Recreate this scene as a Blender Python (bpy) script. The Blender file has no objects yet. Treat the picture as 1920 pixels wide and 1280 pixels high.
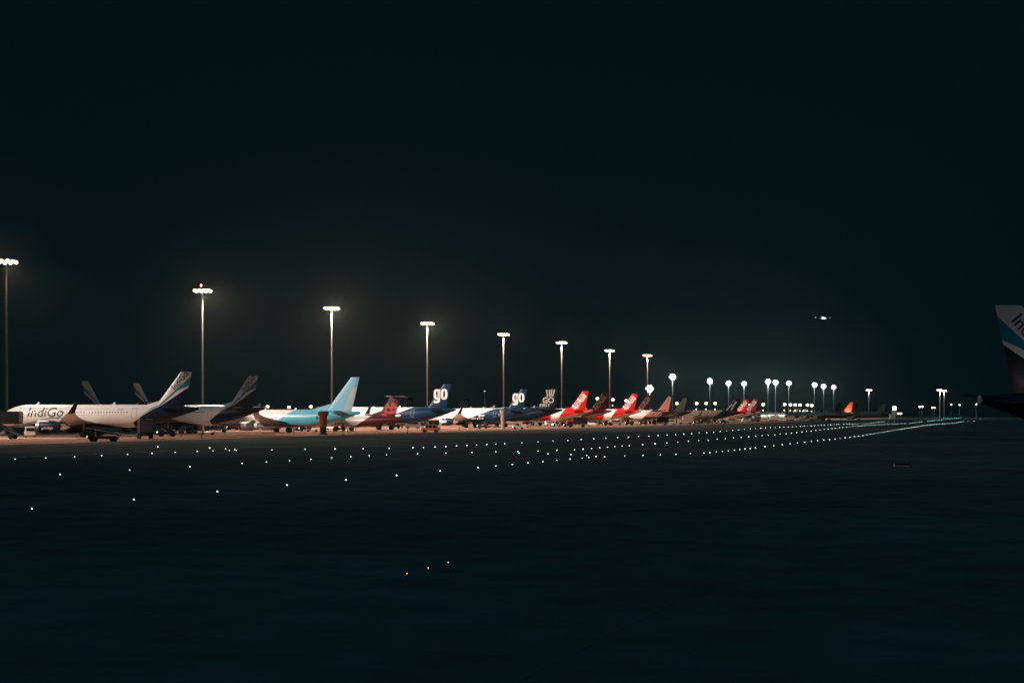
import bpy, bmesh, math, random
from mathutils import Vector, Matrix
random.seed(7)
S = bpy.context.scene
COL = S.collection
F, HZ, CH = 2667.0, 776.6, 4.1           # focal length in px of a 1920 wide frame, horizon row, eye height
RD = math.atan2(995, F)                   # direction of the parked row
R_ = Vector((math.sin(RD), math.cos(RD), 0))
N_ = Vector((-math.cos(RD), math.sin(RD), 0))   # nose-in direction
def at(px, py, Y): return Vector(((px-960)/F*Y, Y, CH+(HZ-py)/F*Y))
def gnd(px, py):
    Y = CH*F/(py-HZ); return Vector(((px-960)/F*Y, Y, 0))

# ---------------------------------------------------------------- materials
MATS = {}
def paint(name, col, rough=.45, metal=0., var=.10, scale=1.2, coat=0., emit=None, es=0., bump=0., spec=.5):
    if name in MATS: return MATS[name]
    m = bpy.data.materials.new(name); m.use_nodes = True
    nt = m.node_tree; b = nt.nodes['Principled BSDF']
    tc = nt.nodes.new('ShaderNodeTexCoord')
    n = nt.nodes.new('ShaderNodeTexNoise'); n.inputs['Scale'].default_value = scale; n.inputs['Detail'].default_value = 5
    nt.links.new(tc.outputs['Object'], n.inputs['Vector'])
    mx = nt.nodes.new('ShaderNodeMix'); mx.data_type = 'RGBA'
    mx.inputs['A'].default_value = (*[c*(1-var) for c in col], 1)
    mx.inputs['B'].default_value = (*[min(1, c*(1+var)) for c in col], 1)
    nt.links.new(n.outputs['Fac'], mx.inputs['Factor'])
    nt.links.new(mx.outputs['Result'], b.inputs['Base Color'])
    mr = nt.nodes.new('ShaderNodeMapRange'); mr.inputs['To Min'].default_value = max(.05, rough-.08); mr.inputs['To Max'].default_value = rough+.1
    nt.links.new(n.outputs['Fac'], mr.inputs['Value']); nt.links.new(mr.outputs['Result'], b.inputs['Roughness'])
    b.inputs['Metallic'].default_value = metal; b.inputs['Specular IOR Level'].default_value = spec
    if coat: b.inputs['Coat Weight'].default_value = coat; b.inputs['Coat Roughness'].default_value = .12
    if bump:
        bp = nt.nodes.new('ShaderNodeBump'); bp.inputs['Strength'].default_value = bump
        nt.links.new(n.outputs['Fac'], bp.inputs['Height']); nt.links.new(bp.outputs['Normal'], b.inputs['Normal'])
    if emit:
        b.inputs['Emission Color'].default_value = (*emit, 1); b.inputs['Emission Strength'].default_value = es
        m.cycles.emission_sampling = 'NONE'
    MATS[name] = m; return m
white = paint('aircraft white', (.78, .77, .76), .32, coat=.4, var=.05)
cream = paint('aircraft grey white', (.55, .53, .50), .35, coat=.3)
indigo = paint('deep indigo paint', (.002, .012, .035), .38, spec=.2)
teal = paint('stripe blue', (.0, .23, .36), .35, coat=.3)
paleteal = paint('pale stripe', (.25, .38, .40), .35)
steeld = paint('dark painted steel', (.05, .055, .055), .6)
aqua = paint('aqua paint', (.09, .45, .62), .35, coat=.3, var=.08)
aquapale = paint('pale aqua paint', (.17, .50, .70), .4, coat=.2, var=.12)
rudderg = paint('grey aqua rudder paint', (.42, .55, .60), .45, var=.15)
bellyg = paint('belly grey', (.25, .24, .22), .4)
goblue = paint('ocean blue paint', (.001, .029, .075), .4, spec=.2, var=.15)
godark = paint('navy paint with shade', (.001, .012, .024), .4, spec=.2)  # darker copy of the go blue; shade of unlit jets is in this colour
red = paint('bright red paint', (.52, .009, .007), .4, spec=.3)
shadedred = paint('shaded red paint', (.24, .008, .010), .42, spec=.3)  # bright red with shade mixed in, for the dim AirAsia jets
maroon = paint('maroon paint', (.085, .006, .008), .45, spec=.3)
dotred = paint('scarlet dot', (.55, .035, .02), .4)
plum = paint('dark aubergine paint', (.02, .008, .015), .35, coat=.3)
salmon = paint('salmon gold ornament', (.62, .24, .14), .4)
blackp = paint('black paint', (.008, .009, .011), .3, coat=.3)
orangep = paint('orange tail paint', (.8, .10, .01), .4)
greyp = paint('grey paint', (.22, .23, .24), .4)
tanp = paint('warm grey paint', (.42, .33, .28), .4)
glass = paint('dark cabin glass', (.01, .012, .016), .12, var=0)
lettk = paint('black lettering', (.012, .014, .03), .5, var=0)
lettw = paint('white lettering', (.85, .85, .85), .5, var=0)
rubber = paint('tyre rubber', (.015, .015, .015), .8)
steel = paint('galvanised steel', (.30, .29, .275), .45, metal=.3, var=.15, scale=.6)
alum = paint('bare aluminium', (.62, .6, .57), .3, metal=.8)
darkm = paint('dark vehicle paint', (.02, .024, .03), .4)
yell = paint('vehicle yellow', (.5, .3, .04), .5)
vwhite = paint('vehicle white', (.6, .58, .55), .5)
vorange = paint('vehicle orange', (.75, .13, .02), .45, coat=.2)
corange = paint('column orange', (.55, .10, .03), .6, var=.25)
cgrey = paint('column grey', (.5, .40, .36), .6, var=.2)
vred = paint('cart red', (.4, .04, .03), .6)
vgreen = paint('cart green', (.05, .14, .08), .6)
vblue = paint('cart blue', (.02, .05, .2), .5)
bldg = paint('terminal cladding', (.3, .28, .25), .7)
def lamp_mat(name, col, s): return paint(name, (.8, .8, .8), .4, var=0, emit=col, es=s)
LMW = lamp_mat('warm flood lens', (1, .56, .34), 26)
LMC = lamp_mat('cool flood lens', (.88, 1, .90), 14)
LMA = lamp_mat('amber lamp lens', (1, .80, .52), 6)
LMT = lamp_mat('taxiway lens', (.75, 1, .95), 12)
LMT2 = lamp_mat('taxiway lens soft', (.8, 1, .93), 9)
LMT3 = lamp_mat('taxiway lens weak', (.7, 1, .9), 6)
LMG = lamp_mat('green taxiway lens', (.18, .95, .72), 12)
LMO = lamp_mat('orange inset lens', (1, .38, .16), 10)
LMR = lamp_mat('red obstruction lens', (1, .22, .08), 40)
LMS = lamp_mat('small white lens', (1, .97, .92), 22)
LMS2 = lamp_mat('landing light lens', (1, .95, .9), 60)
LMD = lamp_mat('dim lit sign', (.5, .12, .1), .035)

# ---------------------------------------------------------------- mesh helpers
def finish(bm, name, mats, parent=None, smooth=False, loc=None):
    me = bpy.data.meshes.new(name)
    bmesh.ops.recalc_face_normals(bm, faces=bm.faces)
    bm.to_mesh(me); bm.free()
    for m in (mats if isinstance(mats, (list, tuple)) else [mats]): me.materials.append(m)
    if smooth:
        me.shade_smooth()
        try: me.set_sharp_from_angle(angle=math.radians(35))
        except Exception: pass
    return link(me, name, parent, loc)
def link(me, name, parent=None, loc=None):
    o = bpy.data.objects.new(name, me); COL.objects.link(o)
    if parent: o.parent = parent
    if loc is not None: o.location = loc
    return o
def tag(o, label, cat, group=None, kind=None):
    if label: o['label'] = label
    if cat: o['category'] = cat
    if group: o['group'] = group
    if kind: o['kind'] = kind
    return o
def thing(name, label, cat, loc=(0, 0, 0), rz=0, group=None, s=1):
    o = bpy.data.objects.new(name, None); COL.objects.link(o)
    o.location = loc; o.rotation_euler = (0, 0, rz); o.scale = (s, s, s); o.empty_display_size = .5
    return tag(o, label, cat, group)
def copy_tree(o, parent=None):
    c = o.copy(); COL.objects.link(c); c.parent = parent
    for ch in list(o.children): copy_tree(ch, c)
    return c
def box(bm, c, s, mi=0, taper=(1, 1), shx=0):
    cx, cy, cz = c; sx, sy, sz = s[0]/2, s[1]/2, s[2]/2
    v = []
    for dz in (-1, 1):
        tx, ty = (taper if dz > 0 else (1, 1)); ox = shx if dz > 0 else 0
        for dx, dy in ((-1, -1), (1, -1), (1, 1), (-1, 1)):
            v.append(bm.verts.new((cx+dx*sx*tx+ox, cy+dy*sy*ty, cz+dz*sz)))
    for q in ((3, 2, 1, 0), (4, 5, 6, 7), (0, 1, 5, 4), (1, 2, 6, 5), (2, 3, 7, 6), (3, 0, 4, 7)):
        f = bm.faces.new([v[i] for i in q]); f.material_index = mi
    return v
def tube(bm, p0, p1, r0, r1=None, seg=12, mi=0, caps=True):
    p0, p1 = Vector(p0), Vector(p1); r1 = r0 if r1 is None else r1
    d = (p1-p0).normalized(); a = d.orthogonal().normalized(); b = d.cross(a)
    A = [bm.verts.new(p0+(a*math.cos(t)+b*math.sin(t))*r0) for t in [2*math.pi*i/seg for i in range(seg)]]
    B = [bm.verts.new(p1+(a*math.cos(t)+b*math.sin(t))*r1) for t in [2*math.pi*i/seg for i in range(seg)]]
    for i in range(seg):
        f = bm.faces.new((A[i], A[(i+1) % seg], B[(i+1) % seg], B[i])); f.material_index = mi
    if caps:
        f = bm.faces.new(A[::-1]); f.material_index = mi
        f = bm.faces.new(B); f.material_index = mi
def loft(bm, rings, cap=True, mi=0, closed=True):
    R = [[bm.verts.new(p) for p in r] for r in rings]
    n = len(R[0])
    for a, b in zip(R, R[1:]):
        for i in range(n if closed else n-1):
            f = bm.faces.new((a[i], a[(i+1) % n], b[(i+1) % n], b[i])); f.material_index = mi
    if cap:
        for r in (R[0][::-1], R[-1]):
            try: bm.faces.new(r).material_index = mi
            except ValueError: pass
def lathe(bm, prof, axis='x', seg=20, mi=0, c=(0, 0, 0)):
    rings = []
    for t, r in prof:
        ring = []
        for i in range(seg):
            a = 2*math.pi*i/seg
            if axis == 'x': ring.append((c[0]+t, c[1]+r*math.cos(a), c[2]+r*math.sin(a)))
            elif axis == 'y': ring.append((c[0]+r*math.cos(a), c[1]+t, c[2]+r*math.sin(a)))
            else: ring.append((c[0]+r*math.cos(a), c[1]+r*math.sin(a), c[2]+t))
        rings.append(ring)
    loft(bm, rings, True, mi)
def bevel(bm, w=.05):
    bmesh.ops.bevel(bm, geom=bm.edges[:], offset=w, segments=2, affect='EDGES', clamp_overlap=True)
def cut_xz(bm, lines):
    for (x1, z1), (x2, z2) in lines:
        n = Vector((z2-z1, 0, -(x2-x1))).normalized()
        bmesh.ops.bisect_plane(bm, geom=bm.verts[:]+bm.edges[:]+bm.faces[:], dist=1e-4, plane_co=(x1, 0, z1), plane_no=n)
def classify(bm, fn):
    for f in bm.faces:
        c = f.calc_center_median(); f.material_index = fn(c.x, c.z)
def above(seg, x, z):      # is (x,z) above the line through seg
    (x1, z1), (x2, z2) = seg; return z > z1+(z2-z1)*(x-x1)/(x2-x1)

# text -> list of polygons
TXT = {}
def text_mesh(s, size=1, shear=0, bold=0, sx=1, space=1):
    key = (s, size, shear, bold, sx, space)
    if key in TXT: return TXT[key]
    cu = bpy.data.curves.new('t', 'FONT'); cu.body = s; cu.size = size; cu.shear = shear; cu.offset = bold
    cu.resolution_u = 5; cu.space_character = space
    o = bpy.data.objects.new('t', cu); COL.objects.link(o)
    bpy.context.view_layer.update()
    me = bpy.data.meshes.new_from_object(o.evaluated_get(bpy.context.evaluated_depsgraph_get()))
    v = [(p.co.x*sx, p.co.y) for p in me.vertices]; f = [tuple(p.vertices) for p in me.polygons]
    bpy.data.objects.remove(o); bpy.data.curves.remove(cu); bpy.data.meshes.remove(me)
    w = max(a for a, b in v); x0 = min(a for a, b in v)
    TXT[key] = (v, f, x0, w); return TXT[key]
def decal(t, place, name, mat, parent, cuts=None, both=False):
    """place(u,v)->(x,y,z) on the surface"""
    v, f, x0, w = t
    bm = bmesh.new()
    V = [bm.verts.new((a-x0, b, 0)) for a, b in v]
    for q in f:
        try: bm.faces.new([V[i] for i in q])
        except ValueError: pass
    if cuts:
        ys = [p.co.y for p in bm.verts]; y = min(ys)
        while y < max(ys):
            bmesh.ops.bisect_plane(bm, geom=bm.verts[:]+bm.edges[:]+bm.faces[:], dist=1e-5, plane_co=(0, y, 0), plane_no=(0, 1, 0)); y += cuts
    for p in bm.verts: p.co = Vector(place(p.co.x, p.co.y))
    return finish(bm, name, mat, parent)

# ---------------------------------------------------------------- aircraft
SPEC = {
 'a321': dict(L=44.5, xn=22.0, R=1.98, Rz=2.07, zc=3.80, fin=11.76, span=17.2, wl=2.4, ex=7.4, ey=5.75, ez=1.85, er=1.2, el=4.2, nx=5.1, gx=3.8, wr=.58),
 'a320': dict(L=37.57, xn=17.7, R=1.98, Rz=2.07, zc=3.80, fin=11.76, span=17.0, wl=2.4, ex=7.4, ey=5.75, ez=1.85, er=1.15, el=4.2, nx=5.1, gx=3.8, wr=.58),
 'b737': dict(L=39.5, xn=19.6, R=1.88, Rz=1.98, zc=3.30, fin=12.57, span=17.2, wl=2.4, ex=8.0, ey=4.85, ez=1.45, er=1.0, el=4.4, nx=4.0, gx=2.9, wr=.56),
 'prop': dict(L=32.0, xn=15.5, R=1.35, Rz=1.38, zc=2.45, fin=8.34, span=13.2, wl=0, ex=5.2, ey=4.3, ez=3.25, er=.62, el=4.8, nx=2.6, gx=4.3, wr=.5),
}
def fus_at(sp, x):
    s = sp['xn']-x; L = sp['L']; R, Rz, zc = sp['R'], sp['Rz'], sp['zc']; Ln, Lt = 2.9*R, .33*L
    if s < Ln:
        u = max(0, s/Ln); r = max(.01, 1-(1-u)**2)**.62
        return R*r, Rz*r, zc-.45*(1-u)**2*Rz
    if s > L-Lt:
        u = min(1, (s-(L-Lt))/Lt)
        top = zc+Rz-.42*u**1.6; bot = zc-Rz+(2*Rz-.42-.55)*u**1.35
        return R*(1-.86*u**1.7), (top-bot)/2, (top+bot)/2
    return R, Rz, zc
def fus_bm(sp, stations=46, seg=32):
    bm = bmesh.new(); rings = []; L = sp['L']; xn = sp['xn']
    st = [.02, .12, .3, .6, 1, 1.6, 2.4, 3.3, 4.3, 5.3, 6.5]
    Lt = .33*L
    s = 9
    while s < L-Lt: st.append(s); s += 2.5
    st += [L-Lt+Lt*i/14 for i in range(15)]
    for s in st:
        w, h, zc = fus_at(sp, xn-s)
        rings.append([(xn-s, w*math.cos(2*math.pi*i/seg), zc+h*math.sin(2*math.pi*i/seg)) for i in range(seg)])
    loft(bm, rings); return bm
def fin_geo(sp):
    xt = sp['xn']-sp['L']; top = sp['fin']
    if sp is SPEC['prop']: return dict(z0=3.4, top=top, le0=xt+7.4, le1=xt+3.6, te1=xt+.9, te0=xt+2.6, dor=xt+11.5, dz=1.3)
    if sp is SPEC['b737']: return dict(z0=5.0, top=top, le0=xt+8.6, le1=xt+2.3, te1=xt+.2, te0=xt+2.1, dor=xt+13.5, dz=1.3)
    return dict(z0=5.5, top=top, le0=xt+8.0, le1=xt+3.3, te1=xt+1.2, te0=xt+2.6, dor=xt+11, dz=.75)
def fin_half(g, z):
    u = (z-g['z0'])/(g['top']-g['z0']); return .26*(1-u)+.10*u
def fin_bm(g):
    bm = bmesh.new(); rings = []
    zs = [g['z0']-.9+(g['top']-g['z0']+.9)*i/12 for i in range(13)]
    for z in zs:
        u = (z-g['z0'])/(g['top']-g['z0'])
        le = g['le0']+(g['le1']-g['le0'])*u; te = g['te0']+(g['te1']-g['te0'])*u; t = fin_half(g, z)
        ring = [(le, 0), (le-.07*(le-te), t*.8), (le-.2*(le-te), t), (le-.75*(le-te), t), (te, .02), (te, -.02), (le-.75*(le-te), -t), (le-.2*(le-te), -t), (le-.07*(le-te), -t*.8)]
        rings.append([(x, y, z) for x, y in ring])
    loft(bm, rings)
    # dorsal fillet
    z0 = g['z0']; le0 = g['le0']; zz = z0+g['dz']; u = g['dz']/(g['top']-g['z0']); lex = le0+(g['le1']-le0)*u
    P = [(g['dor'], z0-.05), (le0-.6, z0-.8), (lex-.8, zz-.6), (lex-.02, zz+.25)]
    for sgn in (1, -1):
        pass
    a = [bm.verts.new((x, .16, z)) for x, z in P]; b = [bm.verts.new((x, -.16, z)) for x, z in P]
    a[0].co.y = .02; b[0].co.y = -.02
    bm.faces.new(a); bm.faces.new(b[::-1])
    for i in range(4): bm.faces.new((a[i], b[i], b[(i+1) % 4], a[(i+1) % 4]))
    return bm
def wing_bm(sp, sg, winglet=False):
    high = sp is SPEC['prop']; bm = bmesh.new()
    if high: secs = [(0.5, 2.6, -.2, 3.72, .42), (4.3, 2.5, -.1, 3.75, .36), (sp['span'], 1.7, .2, 4.0, .16)]
    else: secs = [(1.2, 6.3, -1.9, 2.45, .8), (6.2, 3.4, -1.5, 2.95, .42), (11.5, .6, -2.4, 3.5, .26), (sp['span']-.6, -2.05, -3.75, 4.15, .15), (sp['span'], -2.5, -3.9, 4.25, .12)]
    if winglet:
        y0 = sp['span']; secs = [(y0, -2.5, -3.9, 4.25, .12), (y0+.35, -2.95, -4.1, 4.6, .1), (y0+.62, -3.6, -4.5, 5.4, .08), (y0+.9, -4.4, -4.95, 6.55, .05)]
    rings = []
    for y, le, te, z, t in secs:
        c = le-te; pr = [(0, 0), (.1, .45), (.35, .5), (.7, .25), (1, .02), (1, -.02), (.7, -.2), (.35, -.45), (.1, -.38)]
        rings.append([(le-u*c, sg*(y+(v*t if winglet else 0)), z+(0 if winglet else v*t)) for u, v in pr])
    loft(bm, rings); return bm
def stab_bm(sp, sg):
    bm = bmesh.new(); xt = sp['xn']-sp['L']; prop = sp is SPEC['prop']
    if prop: g = fin_geo(sp); secs = [(.0, g['le1']+.2, g['te1']-.1, sp['fin']+.05, .22), (4.4, g['le1']-.5, g['te1']+.1, sp['fin']+.12, .1)]
    else:
        z = sp['zc']+1.1; secs = [(.4, xt+7.0, xt+3.0, z, .34), (6.2, xt+3.3, xt+1.9, z+.6, .12)]
    rings = []
    for y, le, te, z, t in secs:
        c = le-te; pr = [(0, 0), (.1, .45), (.35, .5), (.7, .25), (1, .02), (1, -.02), (.7, -.2), (.35, -.45), (.1, -.38)]
        rings.append([(le-u*c, sg*y, z+v*t) for u, v in pr])
    loft(bm, rings); return bm

MESH = {}
def cached(key, name, mk, mats, parent, smooth=True):
    if key not in MESH: o = finish(mk(), name, mats, parent, smooth); MESH[key] = o.data
    else: o = link(MESH[key], name, parent)
    return o
def mk(fn):
    def f():
        bm = bmesh.new(); fn(bm); return bm
    return f

def livery(kind, sp):
    """returns fuselage (mats, cuts, fn), fin (mats, cuts, fn)"""
    xt = sp['xn']-sp['L']; xn = sp['xn']; zc = sp['zc']
    if kind == 'indigo':
        dg = ((xt+10.4, 3.4), (xt+1.8, 9.0)); k = xn/22.0
        p = [(17.5*k, 2.0), (8.5*k, 3.6), (3.7*k, 3.5), (-2.5, 2.35), (-7, 1.65)]
        segs = list(zip(p, p[1:])); st = ((17.5*k, 1.5), (8.5*k, 3.15))
        s1 = ((xt+9.6, 4.2), (xt+7.2, 6.1)); s2 = ((xt+9.0, 4.2), (xt+6.6, 6.1))
        def fu(x, z):
            if x < xt+11.5 and not above(dg, x, z): return 1
            if x < xt+10 and above(dg, x, z) and above(s2, x, z) and not above(s1, x, z): return 2
            for a, b in segs:
                if b[0] <= x <= a[0] and not above((a, b), x, z):
                    return 2 if (a is p[0] and above(st, x, z)) else 1
            if x > p[0][0] and z < 2.0: return 1
            return 0
        t1 = ((xt+7.0, 6.1), (xt+1.2, 11.1)); t2 = ((xt+6.6, 6.0), (xt+3.8, 8.4)); t3 = ((xt+3.8, 8.4), (xt+1.2, 9.55))
        def fi(x, z):
            if not above(dg, x, z): return 1
            if not above(t1, x, z) and above(t2 if x > xt+3.8 else t3, x, z): return 3
            return 0
        return ([white, indigo, paleteal], segs+[dg, s1, s2, st], fu), ([white, indigo, paleteal, teal], [dg, t1, t2, t3, ((xt+3.8, 5), (xt+3.8, 12))], fi)
    if kind == 'aqua':
        ln = ((xt+22, 1.7), (xt+16.2, 5.3)); bl = ((-30, 2.0), (30, 2.0)); g = fin_geo(sp)
        hg = ((g['te0']+2.1, g['z0']), (g['te1']+.75, g['top'])); h2 = ((g['te0']+.7, g['z0']), (g['te1']+.1, g['top']))
        def fu(x, z):
            if x > ln[0][0] or (x > xt+12 and above(((xt+22, 1.7), (xt+16.2, 5.3)), x, z)): return 0 if z > 1.9 else 2
            return 1 if z > 2.0 else 2
        def fi(x, z):
            return 1 if x < hg[0][0]+(hg[1][0]-hg[0][0])*(z-g['z0'])/(g['top']-g['z0']) and z < 10.2 else 0
        return ([white, aqua, bellyg], [ln, bl], fu), ([aquapale, rudderg], [hg, ((-30, 10.2), (30, 10.2))], fi)
    if kind in ('go', 'godim', 'gofirst'):
        ln = ((xt+19, 3.1), (xt+11, 6.0)); bl = ((-30, 2.35), (30, 2.35))
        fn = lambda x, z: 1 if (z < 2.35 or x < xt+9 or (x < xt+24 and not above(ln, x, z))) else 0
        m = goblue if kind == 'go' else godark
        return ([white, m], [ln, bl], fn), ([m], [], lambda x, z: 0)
    if kind in ('airasia', 'airasiadim'):
        a1 = ((xt+14.5, 1.5), (xt+13.3, 6.0)); a2 = ((xt+12, 1.5), (xt+9.0, 6.2)); bl = ((xt+12, 2.6), (xt+2, 5.0)); bb = ((-30, 2.2), (30, 2.2))
        def fu(x, z):
            fa = lambda s: s[0][0]+(s[1][0]-s[0][0])*(z-s[0][1])/(s[1][1]-s[0][1])
            if x > fa(a1): return 0 if z > 2.2 else 2
            if x > fa(a2): return 1
            return 0 if above(bl, x, z) else 2
        m = red if kind == 'airasia' else shadedred
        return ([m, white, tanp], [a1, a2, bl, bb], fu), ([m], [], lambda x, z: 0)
    if kind == 'ornament' or kind == 'ornamentdim':
        ln = ((xt+15, 1.6), (xt+10, 6.0))
        return ([white, plum], [ln], lambda x, z: 1 if x < xt+9 or (x < xt+16 and not above(((xt+15, 1.6), (xt+10, 6.0)), x, z) and x < xt+15+(-5)*(z-1.6)/4.4) else 0), ([plum], [], lambda x, z: 0)
    if kind == 'blacktail':
        ln = ((xt+15, 1.6), (xt+9, 6.0))
        return ([tanp, blackp], [ln], lambda x, z: 1 if x < xt+15-6*(z-1.6)/4.4 else 0), ([blackp], [], lambda x, z: 0)
    if kind == 'maroonprop':
        ln = ((xt+13.2, 1.0), (xt+8.2, 3.9))
        return ([white, maroon], [ln], lambda x, z: 1 if x < xt+13.2-5*(z-1.0)/2.9 else 0), ([maroon], [], lambda x, z: 0)
    if kind == 'whiteprop':
        return ([white], [], lambda x, z: 0), ([cream, dotred], [((-30, 6.2), (30, 6.2))], lambda x, z: 1 if z < 6.2 else 0)
    if kind == 'orange':
        return ([greyp, blackp], [((-30, 3.2), (30, 3.2))], lambda x, z: 0 if z > 3.2 else 1), ([orangep], [], lambda x, z: 0)
    if kind == 'dark':
        return ([greyp, blackp], [((-30, 3.6), (30, 3.6))], lambda x, z: 0 if z > 3.6 else 1), ([maroon], [], lambda x, z: 0)
    return ([greyp], [], lambda x, z: 0), ([greyp], [], lambda x, z: 0)

def ribbon(bm, pts, w, place):
    for a, b in zip(pts, pts[1:]):
        a, b = Vector(a), Vector(b); d = (b-a).normalized(); n = Vector((-d.y, d.x))*w/2
        q = [a-n-d*.05, b-n+d*.05, b+n+d*.05, a+n-d*.05]
        bm.faces.new([bm.verts.new(place(p.x, p.y)) for p in q])

def aircraft(label, kind, typ, px, py, Sc=1.0, head=None, Z=None, windows=True, gear=True, grp='airliners parked nose-in along the apron', side=1, antenna=True):
    sp = SPEC[typ]; xt = sp['xn']-sp['L']; g = fin_geo(sp)
    topz = sp['fin']*Sc
    if Z is None: Z = F*(topz-CH)/(HZ-py)
    hd = (head or N_).normalized(); rz = math.atan2(hd.y, hd.x)
    P = at(px, py, Z); P.z = 0
    loc = P-hd*g['te1']*Sc
    root = thing('turboprop_airliner' if typ == 'prop' else 'jet_airliner', label, 'airliner', loc, rz, grp, Sc)
    (fm, fc, ff), (nm, nc, nf) = livery(kind, sp)
    def mkf():
        bm = fus_bm(sp); cut_xz(bm, fc); classify(bm, ff); return bm
    def mkn():
        bm = fin_bm(g); cut_xz(bm, nc); classify(bm, nf); return bm
    fus = cached(('fus', typ, kind), 'fuselage', mkf, fm, root)
    fin = cached(('fin', typ, kind), 'tail_fin', mkn, nm, root)
    dark = kind in ('dark', 'orange', 'blacktail', 'grey')
    wm = {'airasia': white, 'ornament': cream}.get(kind, cream)
    sm = {'indigo': indigo, 'go': godark, 'godim': godark, 'gofirst': godark, 'airasia': red, 'airasiadim': maroon, 'ornament': white, 'maroonprop': cream, 'aqua': bellyg}.get(kind, greyp)  # dim AirAsia jets: maroon stabilisers stand in for shaded red
    em = {'indigo': indigo, 'go': indigo, 'godim': indigo, 'gofirst': indigo, 'aqua': white, 'airasia': red, 'maroonprop': white, 'whiteprop': white}.get(kind, cream)
    for sg in (1, -1):
        w = cached(('wing', typ, sg, wm.name), 'wing', lambda: wing_bm(sp, sg), wm, root)
        if sp['wl']:
            cached(('wl', typ, sg, kind), 'winglet', lambda: wing_bm(sp, sg, True), indigo if kind in ('indigo', 'go') else (maroon if 'airasia' in kind else greyp), w)
        cached(('stab', typ, sg, sm.name), 'horizontal_stabiliser', lambda: stab_bm(sp, sg), sm, root)
        ex, ey, ez, er, el = sp['ex'], sp['ey']*sg, sp['ez'], sp['er'], sp['el']
        e = cached(('eng', typ, em.name), 'engine', mk(lambda bm: lathe(bm, [(0, er*.93), (-.5, er*1.0), (-1.4, er*1.04), (-2.8, er*.98), (-el, er*.72)], seg=24)) if typ != 'prop' else
                   mk(lambda bm: lathe(bm, [(0, .3), (-.3, .5), (-1.2, .62), (-3.4, .6), (-4.8, .2)], seg=16)), em, root)
        e.location = (ex, ey, ez)
        if typ != 'prop':
            cached(('lip', typ, kind == 'aqua'), 'intake_lip', mk(lambda bm: lathe(bm, [(.0, er*.80), (.22, er*.86), (.24, er*.93), (.02, er*.98), (-.35, er*1.015), (-.34, er*.8)], seg=24)), red if kind == 'aqua' else alum, e)
            cached(('noz', typ), 'exhaust_nozzle', mk(lambda bm: lathe(bm, [(-el+.05, er*.6), (-el-.9, er*.36), (-el-1.5, er*.08)], seg=16)), alum, e)
            cached(('pyl', typ), 'pylon', mk(lambda bm: box(bm, (-3.1, 0, er+.12), (4.2, .3, .62), taper=(.7, .8), shx=-.3)), cream, e)
            cached(('fan', typ), 'fan', mk(lambda bm: lathe(bm, [(-.3, er*.8), (-.31, er*.2), (.1, .02)], seg=16)), blackp, e)
        else:
            def prp(bm):
                for k in range(6):
                    a = k*math.pi/3+.3
                    d = Vector((0, math.cos(a), math.sin(a)))
                    tube(bm, d*.15, d*1.9, .14, .07, 6)
                lathe(bm, [(.45, .03), (.2, .2), (-.1, .3)], seg=12)
            pr = cached(('prp',), 'propeller', mk(prp), darkm, e); pr.location = (.15, 0, 0)
        if gear:
            gx = sp['gx']*sg; wr = sp['wr']
            G = cached(('mg', typ), 'main_landing_gear', mk(lambda bm: (tube(bm, (0, 0, wr), (0, 0, 2.5), .13, .15), tube(bm, (0, -.55, wr), (0, .55, wr), .1))), steel, root)
            G.location = (0, gx, 0)
            for q in (-.42, .42):
                wh = cached(('mw', typ), 'wheel', mk(lambda bm: lathe(bm, [(-.2, wr*.6), (-.19, wr*.9), (-.1, wr), (.1, wr), (.19, wr*.9), (.2, wr*.6)], 'y', 20)), rubber, G)
                wh.location = (0, q, wr)
    if gear:
        xg = sp['xn']-sp['nx']
        G = cached(('ng', typ), 'nose_landing_gear', mk(lambda bm: (tube(bm, (0, 0, .4), (0, 0, 2.0), .09, .11), tube(bm, (0, -.3, .4), (0, .3, .4), .07))), steel, root)
        G.location = (xg, 0, 0)
        for q in (-.25, .25):
            wh = cached(('nw', typ), 'wheel', mk(lambda bm: lathe(bm, [(-.12, .24), (-.1, .36), (0, .39), (.1, .36), (.12, .24)], 'y', 16)), rubber, G)
            wh.location = (0, q, .4)
    if windows:
        zw = sp['zc']+.62; x = sp['xn']-6.3; cnt = int((sp['L']-6.3-.31*sp['L'])/.533); k = 0
        hw = sp['R']*math.sqrt(1-(.62/sp['Rz'])**2)
        def wbm():
            bm = bmesh.new()
            ring = [(.12*math.cos(a), .18*math.sin(a)) for a in [2*math.pi*i/10 for i in range(10)]]
            loft(bm, [[(u, 0, v) for u, v in ring], [(u, .02, v) for u, v in ring]]); return bm
        for i in range(cnt):
            if random.random() < .05: continue
            o = cached(('win',), 'cabin_window', wbm, glass, root, False)
            xx = x-i*.533; w_, h_, z_ = fus_at(sp, xx)
            yy = w_*math.sqrt(max(0, 1-((zw-z_)/h_)**2))
            o.location = (xx, side*(yy-.004), zw); o.rotation_euler = (-.33*side, 0, 0)
        # doors: thin raised outlines that follow the skin
        for xd in (sp['xn']-5.2, xt+.30*sp['L']):
            bm = bmesh.new(); z0, z1 = sp['zc']-.45, sp['zc']+1.45
            def onskin(x, z, off=.012):
                w_, h_, z_ = fus_at(sp, x); return (x, side*(w_*math.sqrt(max(.01, 1-((z-z_)/h_)**2))+off), z)
            n = 8
            for xa, xb in ((xd-.46, xd-.40), (xd+.40, xd+.46)):
                for i in range(n):
                    za, zb = z0+(z1-z0)*i/n, z0+(z1-z0)*(i+1)/n
                    bm.faces.new([bm.verts.new(onskin(*p)) for p in ((xa, za), (xb, za), (xb, zb), (xa, zb))])
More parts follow.
